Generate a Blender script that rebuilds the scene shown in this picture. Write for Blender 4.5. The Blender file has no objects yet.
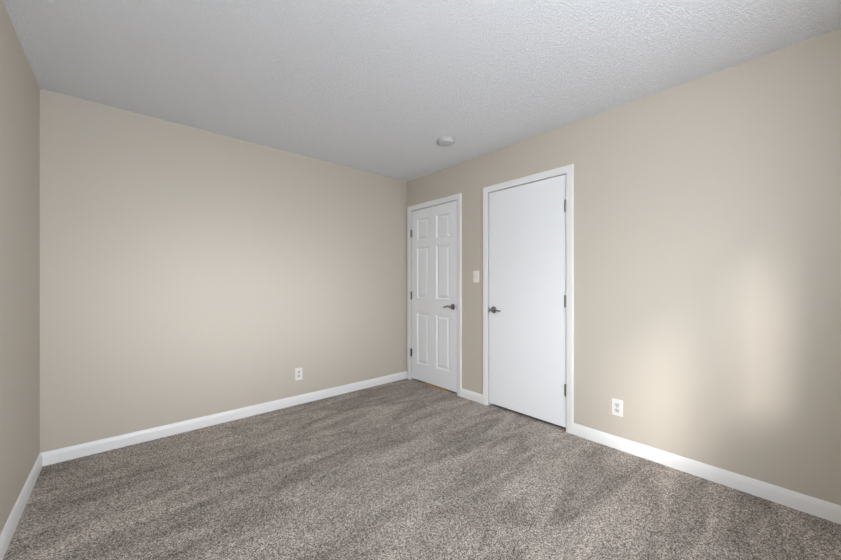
import bpy, bmesh, math, random
import numpy as np
from mathutils import Vector, Matrix

S = bpy.context.scene
COL = S.collection
PI = math.pi

# ------------------------------------------------------------------ camera, sky, sun, exposure
EYE = 1.187
cd = bpy.data.cameras.new('camera')
cam = bpy.data.objects.new('camera', cd); COL.objects.link(cam)
cd.sensor_width = 36.0
cd.lens = 338.2 / 841.0 * 36.0
cd.shift_y = 2.5 / 841.0
cd.clip_start = 0.02
cam.location = (0, 0, EYE)
cam.rotation_euler = (PI / 2, 0, math.radians(48.524 - 90))
S.camera = cam

SUN_DIR = Vector((1.0, 0.50, -0.54)).normalized()      # travel direction of the hazy sun
SKY, GROUND = 15.0, 15.0
LOBES = [(-SUN_DIR, 14.0, 12.0), (Vector((-1.9, -1.6, 1.15)), 22.0, 25.0), (Vector((-0.10, -1, 0.20)), 50.0, 36.0),
         (Vector((-1.2, -0.5, -0.55)), 6.0, 8.0), (Vector((1.3, -0.8, 0.45)), 7.0, 22.0)]
w = bpy.data.worlds.new('hazy_sky'); S.world = w; w.use_nodes = True
wn, wl = w.node_tree.nodes, w.node_tree.links
wn.clear()
wo = wn.new('ShaderNodeOutputWorld'); bg = wn.new('ShaderNodeBackground')
tc = wn.new('ShaderNodeTexCoord'); sx = wn.new('ShaderNodeSeparateXYZ')
cr = wn.new('ShaderNodeMix'); cr.data_type = 'RGBA'                       # ground below the horizon, haze above
mr = wn.new('ShaderNodeMapRange'); mr.inputs['From Min'].default_value = -0.06; mr.inputs['From Max'].default_value = 0.03
cr.inputs[6].default_value = (GROUND * 0.90, GROUND * 0.97, GROUND * 1.06, 1)
cr.inputs[7].default_value = (SKY * 0.90, SKY * 0.97, SKY * 1.06, 1)
wl.new(tc.outputs['Generated'], sx.inputs[0]); wl.new(sx.outputs['Z'], mr.inputs['Value']); wl.new(mr.outputs[0], cr.inputs[0])
last = cr.outputs[2]
for direc, power, amp in LOBES:                                           # sun haze, plus glows added to light the doors, back wall, ceiling, left wall
    dt = wn.new('ShaderNodeVectorMath'); dt.operation = 'DOT_PRODUCT'; dt.inputs[1].default_value = Vector(direc).normalized()
    mx0 = wn.new('ShaderNodeMath'); mx0.operation = 'MAXIMUM'; mx0.inputs[1].default_value = 0.0
    pw = wn.new('ShaderNodeMath'); pw.operation = 'POWER'; pw.inputs[1].default_value = power
    ml = wn.new('ShaderNodeVectorMath'); ml.operation = 'SCALE'; ml.inputs[0].default_value = (amp * 0.95, amp * 0.98, amp * 1.02)
    ad = wn.new('ShaderNodeVectorMath'); ad.operation = 'ADD'
    wl.new(tc.outputs['Generated'], dt.inputs[0]); wl.new(dt.outputs['Value'], mx0.inputs[0]); wl.new(mx0.outputs[0], pw.inputs[0])
    wl.new(pw.outputs[0], ml.inputs['Scale']); wl.new(last, ad.inputs[0]); wl.new(ml.outputs[0], ad.inputs[1])
    last = ad.outputs[0]
wl.new(last, bg.inputs['Color']); wl.new(bg.outputs[0], wo.inputs[0])

sd = bpy.data.lights.new('sun', 'SUN'); sun = bpy.data.objects.new('sun', sd); COL.objects.link(sun)
sd.energy = 3.1; sd.angle = math.radians(8.5); sd.color = (1.0, 0.98, 0.96)
sun.rotation_euler = SUN_DIR.to_track_quat('-Z', 'Y').to_euler()
sun.location = (-3, -4, 4)

S.view_settings.view_transform = 'Standard'
S.view_settings.look = 'None'
S.view_settings.gamma = 1.0
S.view_settings.use_curve_mapping = False
S.view_settings.exposure = -0.17
S.cycles.max_bounces = 24
S.cycles.diffuse_bounces = 16
S.cycles.sample_clamp_indirect = 0
S.cycles.use_denoising = True

# ------------------------------------------------------------------ room dimensions
XL, XR = -0.396, 2.657
YF, YB = -0.483, 3.264
HC = 2.44
T = 0.14
WX0, WX1, WZ0, WZ1 = -0.34, 1.53, 1.10, 2.12        # window opening in the front wall
WMX, WMW = 0.83, 0.29                                # mullion
D1 = (2.419, 3.174, 2.056)                           # six panel door: y0, y1, top
D2 = (1.254, 2.009, 2.051)                           # flush door

# ------------------------------------------------------------------ materials
def srgb(r, g, b):
    f = lambda c: (c / 255 / 12.92) if c / 255 <= 0.04045 else ((c / 255 + 0.055) / 1.055) ** 2.4
    return (f(r), f(g), f(b), 1)

def mat(name, col, rough=0.5, metal=0.0, bump=None, spec=0.5):
    m = bpy.data.materials.new(name); m.use_nodes = True
    n, l = m.node_tree.nodes, m.node_tree.links
    b = n['Principled BSDF']
    b.inputs['Base Color'].default_value = col
    b.inputs['Roughness'].default_value = rough
    b.inputs['Metallic'].default_value = metal
    b.inputs['Specular IOR Level'].default_value = spec
    if bump:
        scale, strength, dist = bump
        t = n.new('ShaderNodeTexCoord'); no = n.new('ShaderNodeTexNoise'); bp = n.new('ShaderNodeBump')
        no.inputs['Scale'].default_value = scale; no.inputs['Detail'].default_value = 3
        bp.inputs['Strength'].default_value = strength; bp.inputs['Distance'].default_value = dist
        l.new(t.outputs['Object'], no.inputs['Vector']); l.new(no.outputs[0], bp.inputs['Height'])
        l.new(bp.outputs[0], b.inputs['Normal'])
    return m

M_WALL = mat('wall_paint', srgb(196, 188.5, 176.5), 0.55, bump=(140, 0.10, 0.002), spec=0.3)
M_TRIM = mat('trim_paint', srgb(233, 233, 233), 0.35, spec=0.4)
M_DOOR = mat('door_paint', srgb(236, 238, 241), 0.42, bump=(60, 0.03, 0.001), spec=0.4)
M_METAL = mat('dark_nickel', srgb(158, 158, 160), 0.2, 1.0)
M_HINGE = mat('hinge_nickel', srgb(150, 149, 149), 0.34, 1.0)
M_PLASTIC = mat('white_plastic', srgb(230, 228, 223), 0.35)
M_ALMOND = mat('almond_plastic', srgb(238, 233, 225), 0.35)
M_RECEPT = mat('receptacle_plastic', srgb(206, 206, 204), 0.4)
M_SLOT = mat('slot_dark', srgb(40, 40, 42), 0.6)
M_OAK = mat('oak', srgb(196, 152, 96), 0.5, bump=(90, 0.1, 0.001))
M_DETECT = mat('detector_plastic', srgb(200, 201, 203), 0.45)

def ceiling_mat():
    m = mat('ceiling_texture_paint', srgb(242, 244, 248), 0.8, spec=0.2)
    n, l = m.node_tree.nodes, m.node_tree.links; b = n['Principled BSDF']
    t = n.new('ShaderNodeTexCoord')
    a = n.new('ShaderNodeTexNoise'); a.inputs['Scale'].default_value = 110; a.inputs['Detail'].default_value = 4; a.inputs['Roughness'].default_value = 0.6
    r = n.new('ShaderNodeValToRGB'); r.color_ramp.elements[0].position = 0.42; r.color_ramp.elements[1].position = 0.62
    bp = n.new('ShaderNodeBump'); bp.inputs['Strength'].default_value = 0.8; bp.inputs['Distance'].default_value = 0.005
    l.new(t.outputs['Object'], a.inputs['Vector']); l.new(a.outputs[0], r.inputs[0])
    l.new(r.outputs[0], bp.inputs['Height']); l.new(bp.outputs[0], b.inputs['Normal'])
    return m
M_CEIL = ceiling_mat()

def carpet_mat():
    m = bpy.data.materials.new('mottled_carpet'); m.use_nodes = True
    n, l = m.node_tree.nodes, m.node_tree.links; b = n['Principled BSDF']
    b.inputs['Roughness'].default_value = 1.0; b.inputs['Specular IOR Level'].default_value = 0.1
    t = n.new('ShaderNodeTexCoord')
    v = n.new('ShaderNodeTexVoronoi'); v.inputs['Scale'].default_value = 245; v.inputs['Randomness'].default_value = 1.0
    sep = n.new('ShaderNodeSeparateColor')
    ramp = n.new('ShaderNodeValToRGB'); e = ramp.color_ramp.elements
    e[0].position = 0.0; e[0].color = srgb(76, 70, 65)
    e[1].position = 1.0; e[1].color = srgb(190, 183, 176)
    for p, c in ((0.25, (106, 99, 93)), (0.5, (135, 127, 121)), (0.75, (160, 152, 146))):
        x = e.new(p); x.color = srgb(*c)
    l.new(t.outputs['Object'], v.inputs['Vector']); l.new(v.outputs['Color'], sep.inputs[0]); l.new(sep.outputs[0], ramp.inputs[0])
    # vacuum strokes: the way the pile lies, long along X
    mp = n.new('ShaderNodeMapping'); mp.inputs['Scale'].default_value = (0.75, 2.7, 1)
    mp.inputs['Rotation'].default_value = (0, 0, math.radians(6))
    s = n.new('ShaderNodeTexNoise'); s.inputs['Scale'].default_value = 1.6; s.inputs['Detail'].default_value = 4
    s.inputs['Distortion'].default_value = 1.6
    l.new(t.outputs['Object'], mp.inputs[0]); l.new(mp.outputs[0], s.inputs['Vector'])
    q = n.new('ShaderNodeMapRange'); q.inputs['From Min'].default_value = 0.33; q.inputs['From Max'].default_value = 0.67
    q.inputs['To Min'].default_value = 0.96; q.inputs['To Max'].default_value = 1.66
    l.new(s.outputs[0], q.inputs['Value'])
    mx = n.new('ShaderNodeMix'); mx.data_type = 'RGBA'; mx.blend_type = 'MULTIPLY'; mx.inputs[0].default_value = 1.0
    l.new(ramp.outputs[0], mx.inputs[6]); l.new(q.outputs[0], mx.inputs[7])
    l.new(mx.outputs[2], b.inputs['Base Color'])
    f = n.new('ShaderNodeTexNoise'); f.inputs['Scale'].default_value = 260; f.inputs['Detail'].default_value = 2
    bp = n.new('ShaderNodeBump'); bp.inputs['Strength'].default_value = 0.6; bp.inputs['Distance'].default_value = 0.004
    l.new(t.outputs['Object'], f.inputs['Vector']); l.new(f.outputs[0], bp.inputs['Height']); l.new(bp.outputs[0], b.inputs['Normal'])
    return m
M_CARPET = carpet_mat()

def glass_mat():
    m = bpy.data.materials.new('window_glass'); m.use_nodes = True
    n, l = m.node_tree.nodes, m.node_tree.links; n.clear()
    o = n.new('ShaderNodeOutputMaterial'); a = n.new('ShaderNodeBsdfTransparent'); g = n.new('ShaderNodeBsdfGlossy'); x = n.new('ShaderNodeMixShader')
    g.inputs['Roughness'].default_value = 0.02; x.inputs[0].default_value = 0.06
    l.new(a.outputs[0], x.inputs[1]); l.new(g.outputs[0], x.inputs[2]); l.new(x.outputs[0], o.inputs[0])
    return m
M_GLASS = glass_mat()

# ------------------------------------------------------------------ helpers
def obj(name, bm, m, parent=None, smooth=False, bevel=0.0, segs=2):
    bmesh.ops.recalc_face_normals(bm, faces=bm.faces)
    me = bpy.data.meshes.new(name); bm.to_mesh(me); bm.free()
    me.materials.append(m)
    o = bpy.data.objects.new(name, me); COL.objects.link(o)
    if smooth:
        me.polygons.foreach_set('use_smooth', [True] * len(me.polygons))
        try:
            me.set_sharp_from_angle(angle=math.radians(40))
        except Exception:
            pass
    if bevel:
        bv = o.modifiers.new('bevel', 'BEVEL'); bv.width = bevel; bv.segments = segs; bv.limit_method = 'ANGLE'
    if parent: o.parent = parent
    return o

def box(bm, a, b):
    x0, y0, z0 = a; x1, y1, z1 = b
    v = [bm.verts.new(p) for p in ((x0,y0,z0),(x1,y0,z0),(x1,y1,z0),(x0,y1,z0),(x0,y0,z1),(x1,y0,z1),(x1,y1,z1),(x0,y1,z1))]
    for f in ((0,3,2,1),(4,5,6,7),(0,1,5,4),(1,2,6,5),(2,3,7,6),(3,0,4,7)):
        bm.faces.new([v[i] for i in f])

def boxes(*bs):
    bm = bmesh.new()
    for a, b in bs: box(bm, a, b)
    return bm

def sweep(bm, rings, closed_ring=True, caps=True):
    vs = [[bm.verts.new(p) for p in r] for r in rings]
    n = len(vs[0])
    for i in range(len(vs) - 1):
        for j in range(n if closed_ring else n - 1):
            k = (j + 1) % n
            bm.faces.new((vs[i][j], vs[i][k], vs[i+1][k], vs[i+1][j]))
    if caps:
        bm.faces.new(vs[0][::-1]); bm.faces.new(vs[-1])

def lathe(bm, prof, axis_point, axis='x', sign=-1, n=40):
    """prof: (radius, height) pairs; height grows along sign*axis from axis_point."""
    rings = []
    for r, h in prof:
        ring = []
        for i in range(n):
            a = 2 * PI * i / n
            c, s = r * math.cos(a), r * math.sin(a)
            p = Vector(axis_point)
            p += Vector((sign * h, c, s)) if axis == 'x' else (Vector((c, sign * h, s)) if axis == 'y' else Vector((c, s, sign * h)))
            ring.append(p)
        rings.append(ring)
    sweep(bm, rings)

def tube(bm, pts, radii, n=12, flat=1.0):
    """round bar along pts; flat < 1 squashes it along X."""
    rings = []
    for i, p in enumerate(pts):
        p = Vector(p)
        d = (Vector(pts[min(i+1, len(pts)-1)]) - Vector(pts[max(i-1, 0)])).normalized()
        u = d.cross(Vector((0, 0, 1)))
        u = u.normalized() if u.length > 1e-4 else Vector((0, 1, 0))
        v = u.cross(d).normalized()
        r = radii[i]
        rings.append([p + u * (r * flat * math.cos(2*PI*k/n)) + v * (r * math.sin(2*PI*k/n)) for k in range(n)])
    sweep(bm, rings)

def tag(o, label, cat, kind=None, group=None):
    o['label'] = label; o['category'] = cat
    if kind: o['kind'] = kind
    if group: o['group'] = group
    return o

def empty(name, loc):
    o = bpy.data.objects.new(name, None); COL.objects.link(o); o.location = loc; o.empty_display_size = 0.05
    return o

def keep(root, kids):
    """children are modelled in room coordinates: move their meshes into the root's frame"""
    for k_ in kids:
        k_.data.transform(Matrix.Translation(-root.location))

# ------------------------------------------------------------------ the setting
XO = XR + T
fl = None
def carpet():
    step = 0.0065
    x0, x1, y0, y1 = XL - 0.05, XR + 0.13, YF - 0.05, YB + 0.05
    nx, ny = int((x1-x0)/step), int((y1-y0)/step)
    rng = np.random.default_rng(4)
    gx, gy = np.meshgrid(np.linspace(x0, x1, nx), np.linspace(y0, y1, ny), indexing='ij')
    h = rng.random((nx, ny)) * 0.0034
    h = 0.6 * h + 0.1 * (np.roll(h,1,0)+np.roll(h,-1,0)+np.roll(h,1,1)+np.roll(h,-1,1))
    gx += (rng.random((nx, ny)) - 0.5) * step * 0.5; gy += (rng.random((nx, ny)) - 0.5) * step * 0.5
    gx[0] = x0; gx[-1] = x1; gy[:, 0] = y0; gy[:, -1] = y1
    co = np.stack([gx, gy, h - 0.002], -1).reshape(-1, 3)
    i = np.arange(nx*ny).reshape(nx, ny)
    q = np.stack([i[:-1,:-1], i[1:,:-1], i[1:,1:], i[:-1,1:]], -1).reshape(-1, 4)
    me = bpy.data.meshes.new('floor')
    me.vertices.add(len(co)); me.vertices.foreach_set('co', co.ravel())
    me.loops.add(q.size); me.loops.foreach_set('vertex_index', q.ravel())
    me.polygons.add(len(q)); me.polygons.foreach_set('loop_start', np.arange(0, q.size, 4))
    me.update(calc_edges=True); me.validate()
    me.polygons.foreach_set('use_smooth', np.ones(len(q), dtype=bool))
    me.materials.append(M_CARPET)
    o = bpy.data.objects.new('floor', me); COL.objects.link(o)
    return o
tag(carpet(), 'mottled grey brown carpet covering the whole bedroom floor', 'floor', 'structure')

tag(obj('ceiling', boxes(((XL-T, YF-T, HC), (XO, YB+T, HC+0.1))), M_CEIL), 'grey white textured ceiling above the empty room', 'ceiling', 'structure')
tag(obj('wall_back', boxes(((XL-T, YB, -0.06), (XO, YB+T, HC))), M_WALL), 'long plain beige wall with one low outlet and no door', 'wall', 'structure')
tag(obj('wall_left', boxes(((XL-T, YF-T, -0.06), (XL, YB, HC))), M_WALL), 'beige wall seen edge-on at the far left of the photo', 'wall', 'structure')

JG = 0.022           # jamb thickness plus gap
def right_wall():
    a, b = XR, XO
    bs = []
    ys = [YF - T, D2[0]-JG, D2[1]+JG, D1[0]-JG, D1[1]+JG, YB]
    for i in (0, 2, 4): bs.append(((a, ys[i], -0.06), (b, ys[i+1], HC)))
    for d in (D2, D1):
        bs.append(((a, d[0]-JG, d[2]+JG), (b, d[1]+JG, HC)))
        bs.append(((a+0.11, d[0]-JG, -0.06), (b, d[1]+JG, d[2]+JG)))     # unseen backing added to keep outside light out of the door gaps
    return boxes(*bs)
tag(obj('wall_right', right_wall(), M_WALL), 'beige wall with the two white doors in it', 'wall', 'structure')

tag(obj('wall_front', boxes(
    ((XL, YF-T, -0.06), (WX0, YF, HC)), ((WX1, YF-T, -0.06), (XR, YF, HC)),
    ((WX0, YF-T, -0.06), (WX1, YF, WZ0)), ((WX0, YF-T, WZ1), (WX1, YF, HC))), M_WALL),
    'beige window wall behind the camera', 'wall', 'structure')

tag(obj('roof_eave', boxes(((XL-T, YF-T-0.36, 2.46), (XO, YF-T, 2.60))), M_TRIM), 'roof overhang outside above the window behind the camera', 'eave', 'structure')

# window in the front wall (behind the camera; daylight comes through it)
yw0, yw1 = YF - T + 0.02, YF - T + 0.07
win = tag(obj('window_1', boxes(
    ((WX0, yw0, WZ0), (WX0+0.04, yw1, WZ1)), ((WX1-0.04, yw0, WZ0), (WX1, yw1, WZ1)),
    ((WX0+0.04, yw0, WZ0), (WX1-0.04, yw1, WZ0+0.04)), ((WX0+0.04, yw0, WZ1-0.04), (WX1-0.04, yw1, WZ1)),
    ((WMX-WMW/2, yw0, WZ0+0.04), (WMX+WMW/2, yw1, WZ1-0.04))), M_TRIM),
    'white two-pane window behind the camera', 'window', 'structure')
for a, b in ((WX0+0.04, WMX-WMW/2), (WMX+WMW/2, WX1-0.04)):
    obj('window_pane', boxes(((a, yw0+0.02, WZ0+0.04), (b, yw0+0.024, WZ1-0.04))), M_GLASS, win)
pl = bpy.data.lights.new('window_portal', 'AREA'); pl.shape = 'RECTANGLE'; pl.size = WX1-WX0; pl.size_y = WZ1-WZ0
pl.cycles.is_portal = True
po = bpy.data.objects.new('window_portal', pl); COL.objects.link(po)
po.location = ((WX0+WX1)/2, YF-T-0.01, (WZ0+WZ1)/2); po.rotation_euler = (PI/2, 0, 0)     # faces +Y, into the room

# baseboards
BH, BT = 0.086, 0.014
PROF = [(0, -0.02), (BT, -0.02), (BT, BH-0.030), (BT-0.0015, BH-0.024), (BT-0.006, BH-0.009), (BT-0.008, BH-0.004), (BT-0.0105, BH-0.0005), (0, BH)]
def baseboard(name, p, q, nrm, label):
    """profile swept from p to q, standing off the wall along nrm"""
    bm = bmesh.new()
    sweep(bm, [[(e[0]+nrm[0]*t, e[1]+nrm[1]*t, z) for t, z in PROF] for e in (p, q)])
    return tag(obj(name, bm, M_TRIM, smooth=True), label, 'baseboard', 'structure')
CW = 0.058           # casing width
REV = 0.005
baseboard('baseboard_back', (XL, YB), (XR, YB), (0, -1), 'white baseboard along the long plain wall')
baseboard('baseboard_left', (XL, YF), (XL, YB-BT+0.002), (1, 0), 'white baseboard along the wall at the far left edge')
baseboard('baseboard_right', (XR, YF), (XR, D2[0]-REV-CW+0.002), (-1, 0), 'long white baseboard running from the flush door under the light-patched wall')
baseboard('baseboard_between_doors', (XR, D2[1]+REV+CW-0.002), (XR, D1[0]-REV-CW+0.002), (-1, 0), 'short white baseboard piece between the two doors')
baseboard('baseboard_front', (XL+BT, YF), (XR-BT, YF), (0, 1), 'white baseboard under the window behind the camera')

# door casings with jambs and stops
def casing(name, d, label):
    y0, y1, zt = d[0]-REV, d[1]+REV, d[2]+REV
    prof = [(0, 0), (0, 0.008), (0.004, 0.0105), (0.016, 0.012), (0.040, 0.0155), (0.050, 0.016), (0.056, 0.0145), (CW, 0.011), (CW, 0)]
    st = [lambda w_: (y0-w_, -0.02), lambda w_: (y0-w_, zt+w_), lambda w_: (y1+w_, zt+w_), lambda w_: (y1+w_, -0.02)]
    bm = bmesh.new()
    sweep(bm, [[(XR - t_, f(w_)[0], f(w_)[1]) for w_, t_ in prof] for f in st])
    o = tag(obj(name, bm, M_TRIM, smooth=True), label, 'door casing', 'structure')
    g = 0.005
    jx0, jx1 = XR - 0.004, XR + 0.11
    j = boxes(((jx0, d[0]-JG, -0.02), (jx1, d[0]-g, d[2]+g)), ((jx0, d[1]+g, -0.02), (jx1, d[1]+JG, d[2]+g)),
              ((jx0, d[0]-JG, d[2]+g), (jx1, d[1]+JG, d[2]+JG)))
    obj('jamb', j, M_TRIM, o)
    s0 = XR + 0.045
    s = boxes(((s0, d[0]-g, -0.02), (s0+0.012, d[0]+0.012, d[2]+g)), ((s0, d[1]-0.012, -0.02), (s0+0.012, d[1]+g, d[2]+g)),
              ((s0, d[0]+0.012, d[2]-0.012), (s0+0.012, d[1]-0.012, d[2]+g)))
    obj('door_stop', s, M_TRIM, o)
    return o
casing('trim_1', D1, 'white casing around the six-panel door in the corner')
casing('trim_2', D2, 'white casing around the plain flush door')

# ------------------------------------------------------------------ doors
DX0, DX1 = XR + 0.003, XR + 0.040        # slab front and back face

def hinge(d, yk, z, parent):
    """barrel proud of the casing edge and the leaf edge beside it"""
    bm = bmesh.new()
    r, hh = 0.0075, 0.045
    for i in range(5):
        za = z - hh + i * (2*hh/5)
        lathe(bm, [(r-0.001, 0), (r, 0.001), (r, 2*hh/5-0.002), (r-0.001, 2*hh/5-0.001)], (XR-0.007, yk, za), 'z', 1, 16)
    for zz, sg in ((z+hh, 1), (z-hh, -1)):
        lathe(bm, [(r*0.9, 0), (r*0.9, 0.002), (r*0.5, 0.005)], (XR-0.007, yk, zz), 'z', sg, 16)
    h = obj('hinge', bm, M_HINGE, parent, smooth=True)
    s = 1 if yk < (d[0]+d[1])/2 else -1
    ya, yb = sorted((yk, yk + s*0.016))
    l_ = obj('hinge_leaf', boxes(((XR-0.0006, ya, z-hh), (XR+0.0045, yb, z+hh))), M_HINGE, h)
    return [h, l_]

def handle(yc, z, direction, parent):
    """lever handle with a round rosette; direction is the way the lever points along Y"""
    bm = bmesh.new()
    lathe(bm, [(0.030, -0.002), (0.033, 0.001), (0.033, 0.005), (0.030, 0.009), (0.023, 0.0115), (0.014, 0.013)], (DX0, yc, z), 'x', -1, 40)
    h = obj('door_handle', bm, M_METAL, parent, smooth=True)
    bm = bmesh.new()
    lathe(bm, [(0.013, 0.011), (0.011, 0.016), (0.0105, 0.040), (0.0125, 0.046), (0.0135, 0.056), (0.011, 0.061), (0.004, 0.062)], (DX0, yc, z), 'x', -1, 28)
    nk = obj('lever_neck', bm, M_METAL, h, smooth=True)
    bm = bmesh.new()
    N = 22; pts = []; rad = []
    for i in range(N+1):
        t_ = i / N
        pts.append((DX0 - 0.051 + 0.006*t_*t_, yc + direction*(-0.004 + 0.112*t_), z + 0.0075*math.sin(t_*2*PI*0.95)*(0.5+0.5*t_)+0.002))
        rad.append(0.0105 - 0.0050*t_ + (0.0010*math.sin(t_*PI)))
    rad[-1] = 0.003; rad[0] = 0.006
    tube(bm, pts, rad, 14, 0.7)
    lv = obj('lever', bm, M_METAL, h, smooth=True)
    return [h, nk, lv]

def latch(yedge, z, s, parent):
    o = obj('latch_plate', boxes(((XR-0.0045, min(yedge, yedge+s*0.0045), z-0.027), (XR+0.020, max(yedge, yedge+s*0.0045), z+0.027))), M_HINGE, parent)
    return [o]

# six panel door ------------------------------------------------------------
GAP = 0.022
d = D1
t1 = tag(empty('door_1', (XR, (d[0]+d[1])/2, 0)), 'closed white six-panel door in the corner of the room', 'door', 'structure')
PY = [(2.534, 2.742), (2.869, 3.069)]
PZ = [(0.222, 0.824), (1.001, 1.604), (1.694, 1.942)]
def slab_with_holes(bm):
    ys = [d[0], PY[0][0], PY[0][1], PY[1][0], PY[1][1], d[1]]
    zs = [GAP, PZ[0][0], PZ[0][1], PZ[1][0], PZ[1][1], PZ[2][0], PZ[2][1], d[2]]
    V = {}
    def v(x, i, j):
        key = (x, i, j)
        if key not in V: V[key] = bm.verts.new((x, ys[i], zs[j]))
        return V[key]
    hole = lambda i, j: i in (1, 3) and j in (1, 3, 5)
    for i in range(5):
        for j in range(7):
            bm.faces.new((v(DX1,i,j), v(DX1,i+1,j), v(DX1,i+1,j+1), v(DX1,i,j+1)))
            if not hole(i, j):
                bm.faces.new((v(DX0,i,j), v(DX0,i,j+1), v(DX0,i+1,j+1), v(DX0,i+1,j)))
    for i in range(5):
        for j in (0, 7): bm.faces.new((v(DX0,i,j), v(DX0,i+1,j), v(DX1,i+1,j), v(DX1,i,j)))
    for j in range(7):
        for i in (0, 5): bm.faces.new((v(DX0,i,j), v(DX0,i,j+1), v(DX1,i,j+1), v(DX1,i,j)))
bm = bmesh.new(); slab_with_holes(bm)
kids = [obj('door_slab', bm, M_DOOR, t1)]
def panel(y, z):
    """moulded panel: ovolo down, flat valley, wide bevel up to a raised field"""
    bm = bmesh.new()
    prof = [(0, 0), (0.003, 0.0040), (0.007, 0.0090), (0.012, 0.0124), (0.017, 0.0132), (0.021, 0.0120), (0.040, 0.0036), (0.043, 0.0028)]
    rings = []
    for i_, dep in prof:
        x = DX0 + dep
        rings.append([(x, y[0]+i_, z[0]+i_), (x, y[1]-i_, z[0]+i_), (x, y[1]-i_, z[1]-i_), (x, y[0]+i_, z[1]-i_)])
    vs = [[bm.verts.new(p) for p in r] for r in rings]
    for a in range(len(vs)-1):
        for j in range(4):
            k_ = (j+1) % 4
            bm.faces.new((vs[a][j], vs[a][k_], vs[a+1][k_], vs[a+1][j]))
    bm.faces.new(vs[-1])
    o = obj('door_panel', bm, M_DOOR, t1)
    return o
for z in PZ:
    for y in PY: kids.append(panel(y, z))
for z in (1.785, 1.030, 0.333): kids += hinge(d, d[1]+0.002, z, t1)
kids += handle(2.483, 0.927, 1, t1)
kids += latch(d[0]-0.001, 0.927, 1, t1)
keep(t1, kids)

# flush door ----------------------------------------------------------------
d = D2
t2 = tag(empty('door_2', (XR, (d[0]+d[1])/2, 0)), 'closed plain white flush door beside the light switch', 'door', 'structure')
kids = [obj('door_slab', boxes(((DX0, d[0], 0.026), (DX1, d[1], d[2]))), M_DOOR, t2, bevel=0.0015)]
for z in (1.800, 1.038, 0.329): kids += hinge(d, d[0]-0.002, z, t2)
kids += handle(1.952, 0.927, -1, t2)
kids += latch(d[1]+0.001, 0.925, -1, t2)
keep(t2, kids)

# oak strip showing under the panelled door
tag(obj('trim_3', boxes(((XR-0.003, 2.58, -0.01), (XR+0.05, 2.95, 0.0085))), M_OAK, bevel=0.003), 'thin oak threshold strip showing under the six-panel door', 'threshold', 'structure')

# ------------------------------------------------------------------ outlets, switch, smoke detector
def outlet(name, loc, rz, label):
    """built facing -Y at the origin, then turned onto its wall"""
    root = tag(empty(name, loc), label, 'outlet', group='wall outlets')
    root.rotation_euler = (0, 0, rz)
    bm = bmesh.new(); box(bm, (-0.036, -0.0055, -0.0585), (0.036, 0.002, 0.0585))
    obj('cover_plate', bm, M_PLASTIC, root, bevel=0.003, segs=3)
    for zc in (0.0195, -0.0195):
        bm = bmesh.new()
        n = 28; r0, r1 = [], []
        for i in range(n):
            a = 2*PI*i/n
            x, z = 0.0172*math.cos(a), max(-0.0138, min(0.0138, 0.0172*math.sin(a)))
            r0.append((x, 0.0, zc+z)); r1.append((x, -0.0075, zc+z))
        sweep(bm, [r0, r1])
        rc = obj('receptacle', bm, M_RECEPT, root)
        bm = boxes(((-0.0078, -0.0082, zc-0.001), (-0.0050, -0.006, zc+0.0085)), ((0.0050, -0.0082, zc+0.000), (0.0076, -0.006, zc+0.0080)))
        lathe(bm, [(0.003, 0.006), (0.003, 0.0082)], (0, 0, zc-0.0072), 'y', -1, 16)
        obj('slots', bm, M_SLOT, rc)
    bm = bmesh.new(); lathe(bm, [(0.0032, 0.005), (0.0032, 0.0062), (0.002, 0.0068)], (0, 0, 0), 'y', -1, 16)
    obj('screw', bm, M_HINGE, root, smooth=True)
    return root
outlet('wall_outlet', (1.296, YB, 0.294), 0.0, 'white duplex outlet low on the long plain wall')
outlet('wall_outlet', (XR, 0.879, 0.293), -PI/2, 'white duplex outlet low on the wall beside the flush door')

sw = tag(empty('light_switch', (XR, 2.162, 1.245)), 'almond toggle light switch between the two doors', 'light switch')
sw.rotation_euler = (0, 0, -PI/2)
obj('cover_plate', boxes(((-0.036, -0.0055, -0.0585), (0.036, 0.002, 0.0585))), M_ALMOND, sw, bevel=0.003, segs=3)
obj('toggle_surround', boxes(((-0.006, -0.0062, -0.0125), (0.006, -0.004, 0.0125))), M_RECEPT, sw)
bm = bmesh.new()
sweep(bm, [[(-0.0045, -0.005, -0.004), (0.0045, -0.005, -0.004), (0.0045, -0.005, 0.008), (-0.0045, -0.005, 0.008)],
           [(-0.0035, -0.016, 0.005), (0.0035, -0.016, 0.005), (0.0035, -0.016, 0.011), (-0.0035, -0.016, 0.011)]])
obj('toggle', bm, M_ALMOND, sw, bevel=0.001)
for zc in (0.030, -0.030):
    bm = bmesh.new(); lathe(bm, [(0.003, 0.005), (0.003, 0.0062), (0.002, 0.0066)], (0, 0, zc), 'y', -1, 14)
    obj('screw', bm, M_ALMOND, sw, smooth=True)

sm = tag(empty('smoke_detector', (2.143, 2.081, HC)), 'round white smoke detector on the ceiling near the doors', 'smoke detector')
bm = bmesh.new(); lathe(bm, [(0.074, -0.001), (0.075, 0.002), (0.075, 0.010), (0.072, 0.012)], (0, 0, 0), 'z', -1, 56)
obj('base', bm, M_DETECT, sm, smooth=True)
bm = bmesh.new(); lathe(bm, [(0.066, 0.010), (0.066, 0.013), (0.070, 0.015), (0.070, 0.021), (0.066, 0.0265), (0.056, 0.0305), (0.030, 0.033), (0.006, 0.0335)], (0, 0, 0), 'z', -1, 56)
obj('cover', bm, M_DETECT, sm, smooth=True)
bm = bmesh.new(); lathe(bm, [(0.010, 0.031), (0.010, 0.0345), (0.007, 0.0355)], (0.02, -0.02, 0), 'z', -1, 20)
obj('test_button', bm, M_RECEPT, sm, smooth=True)
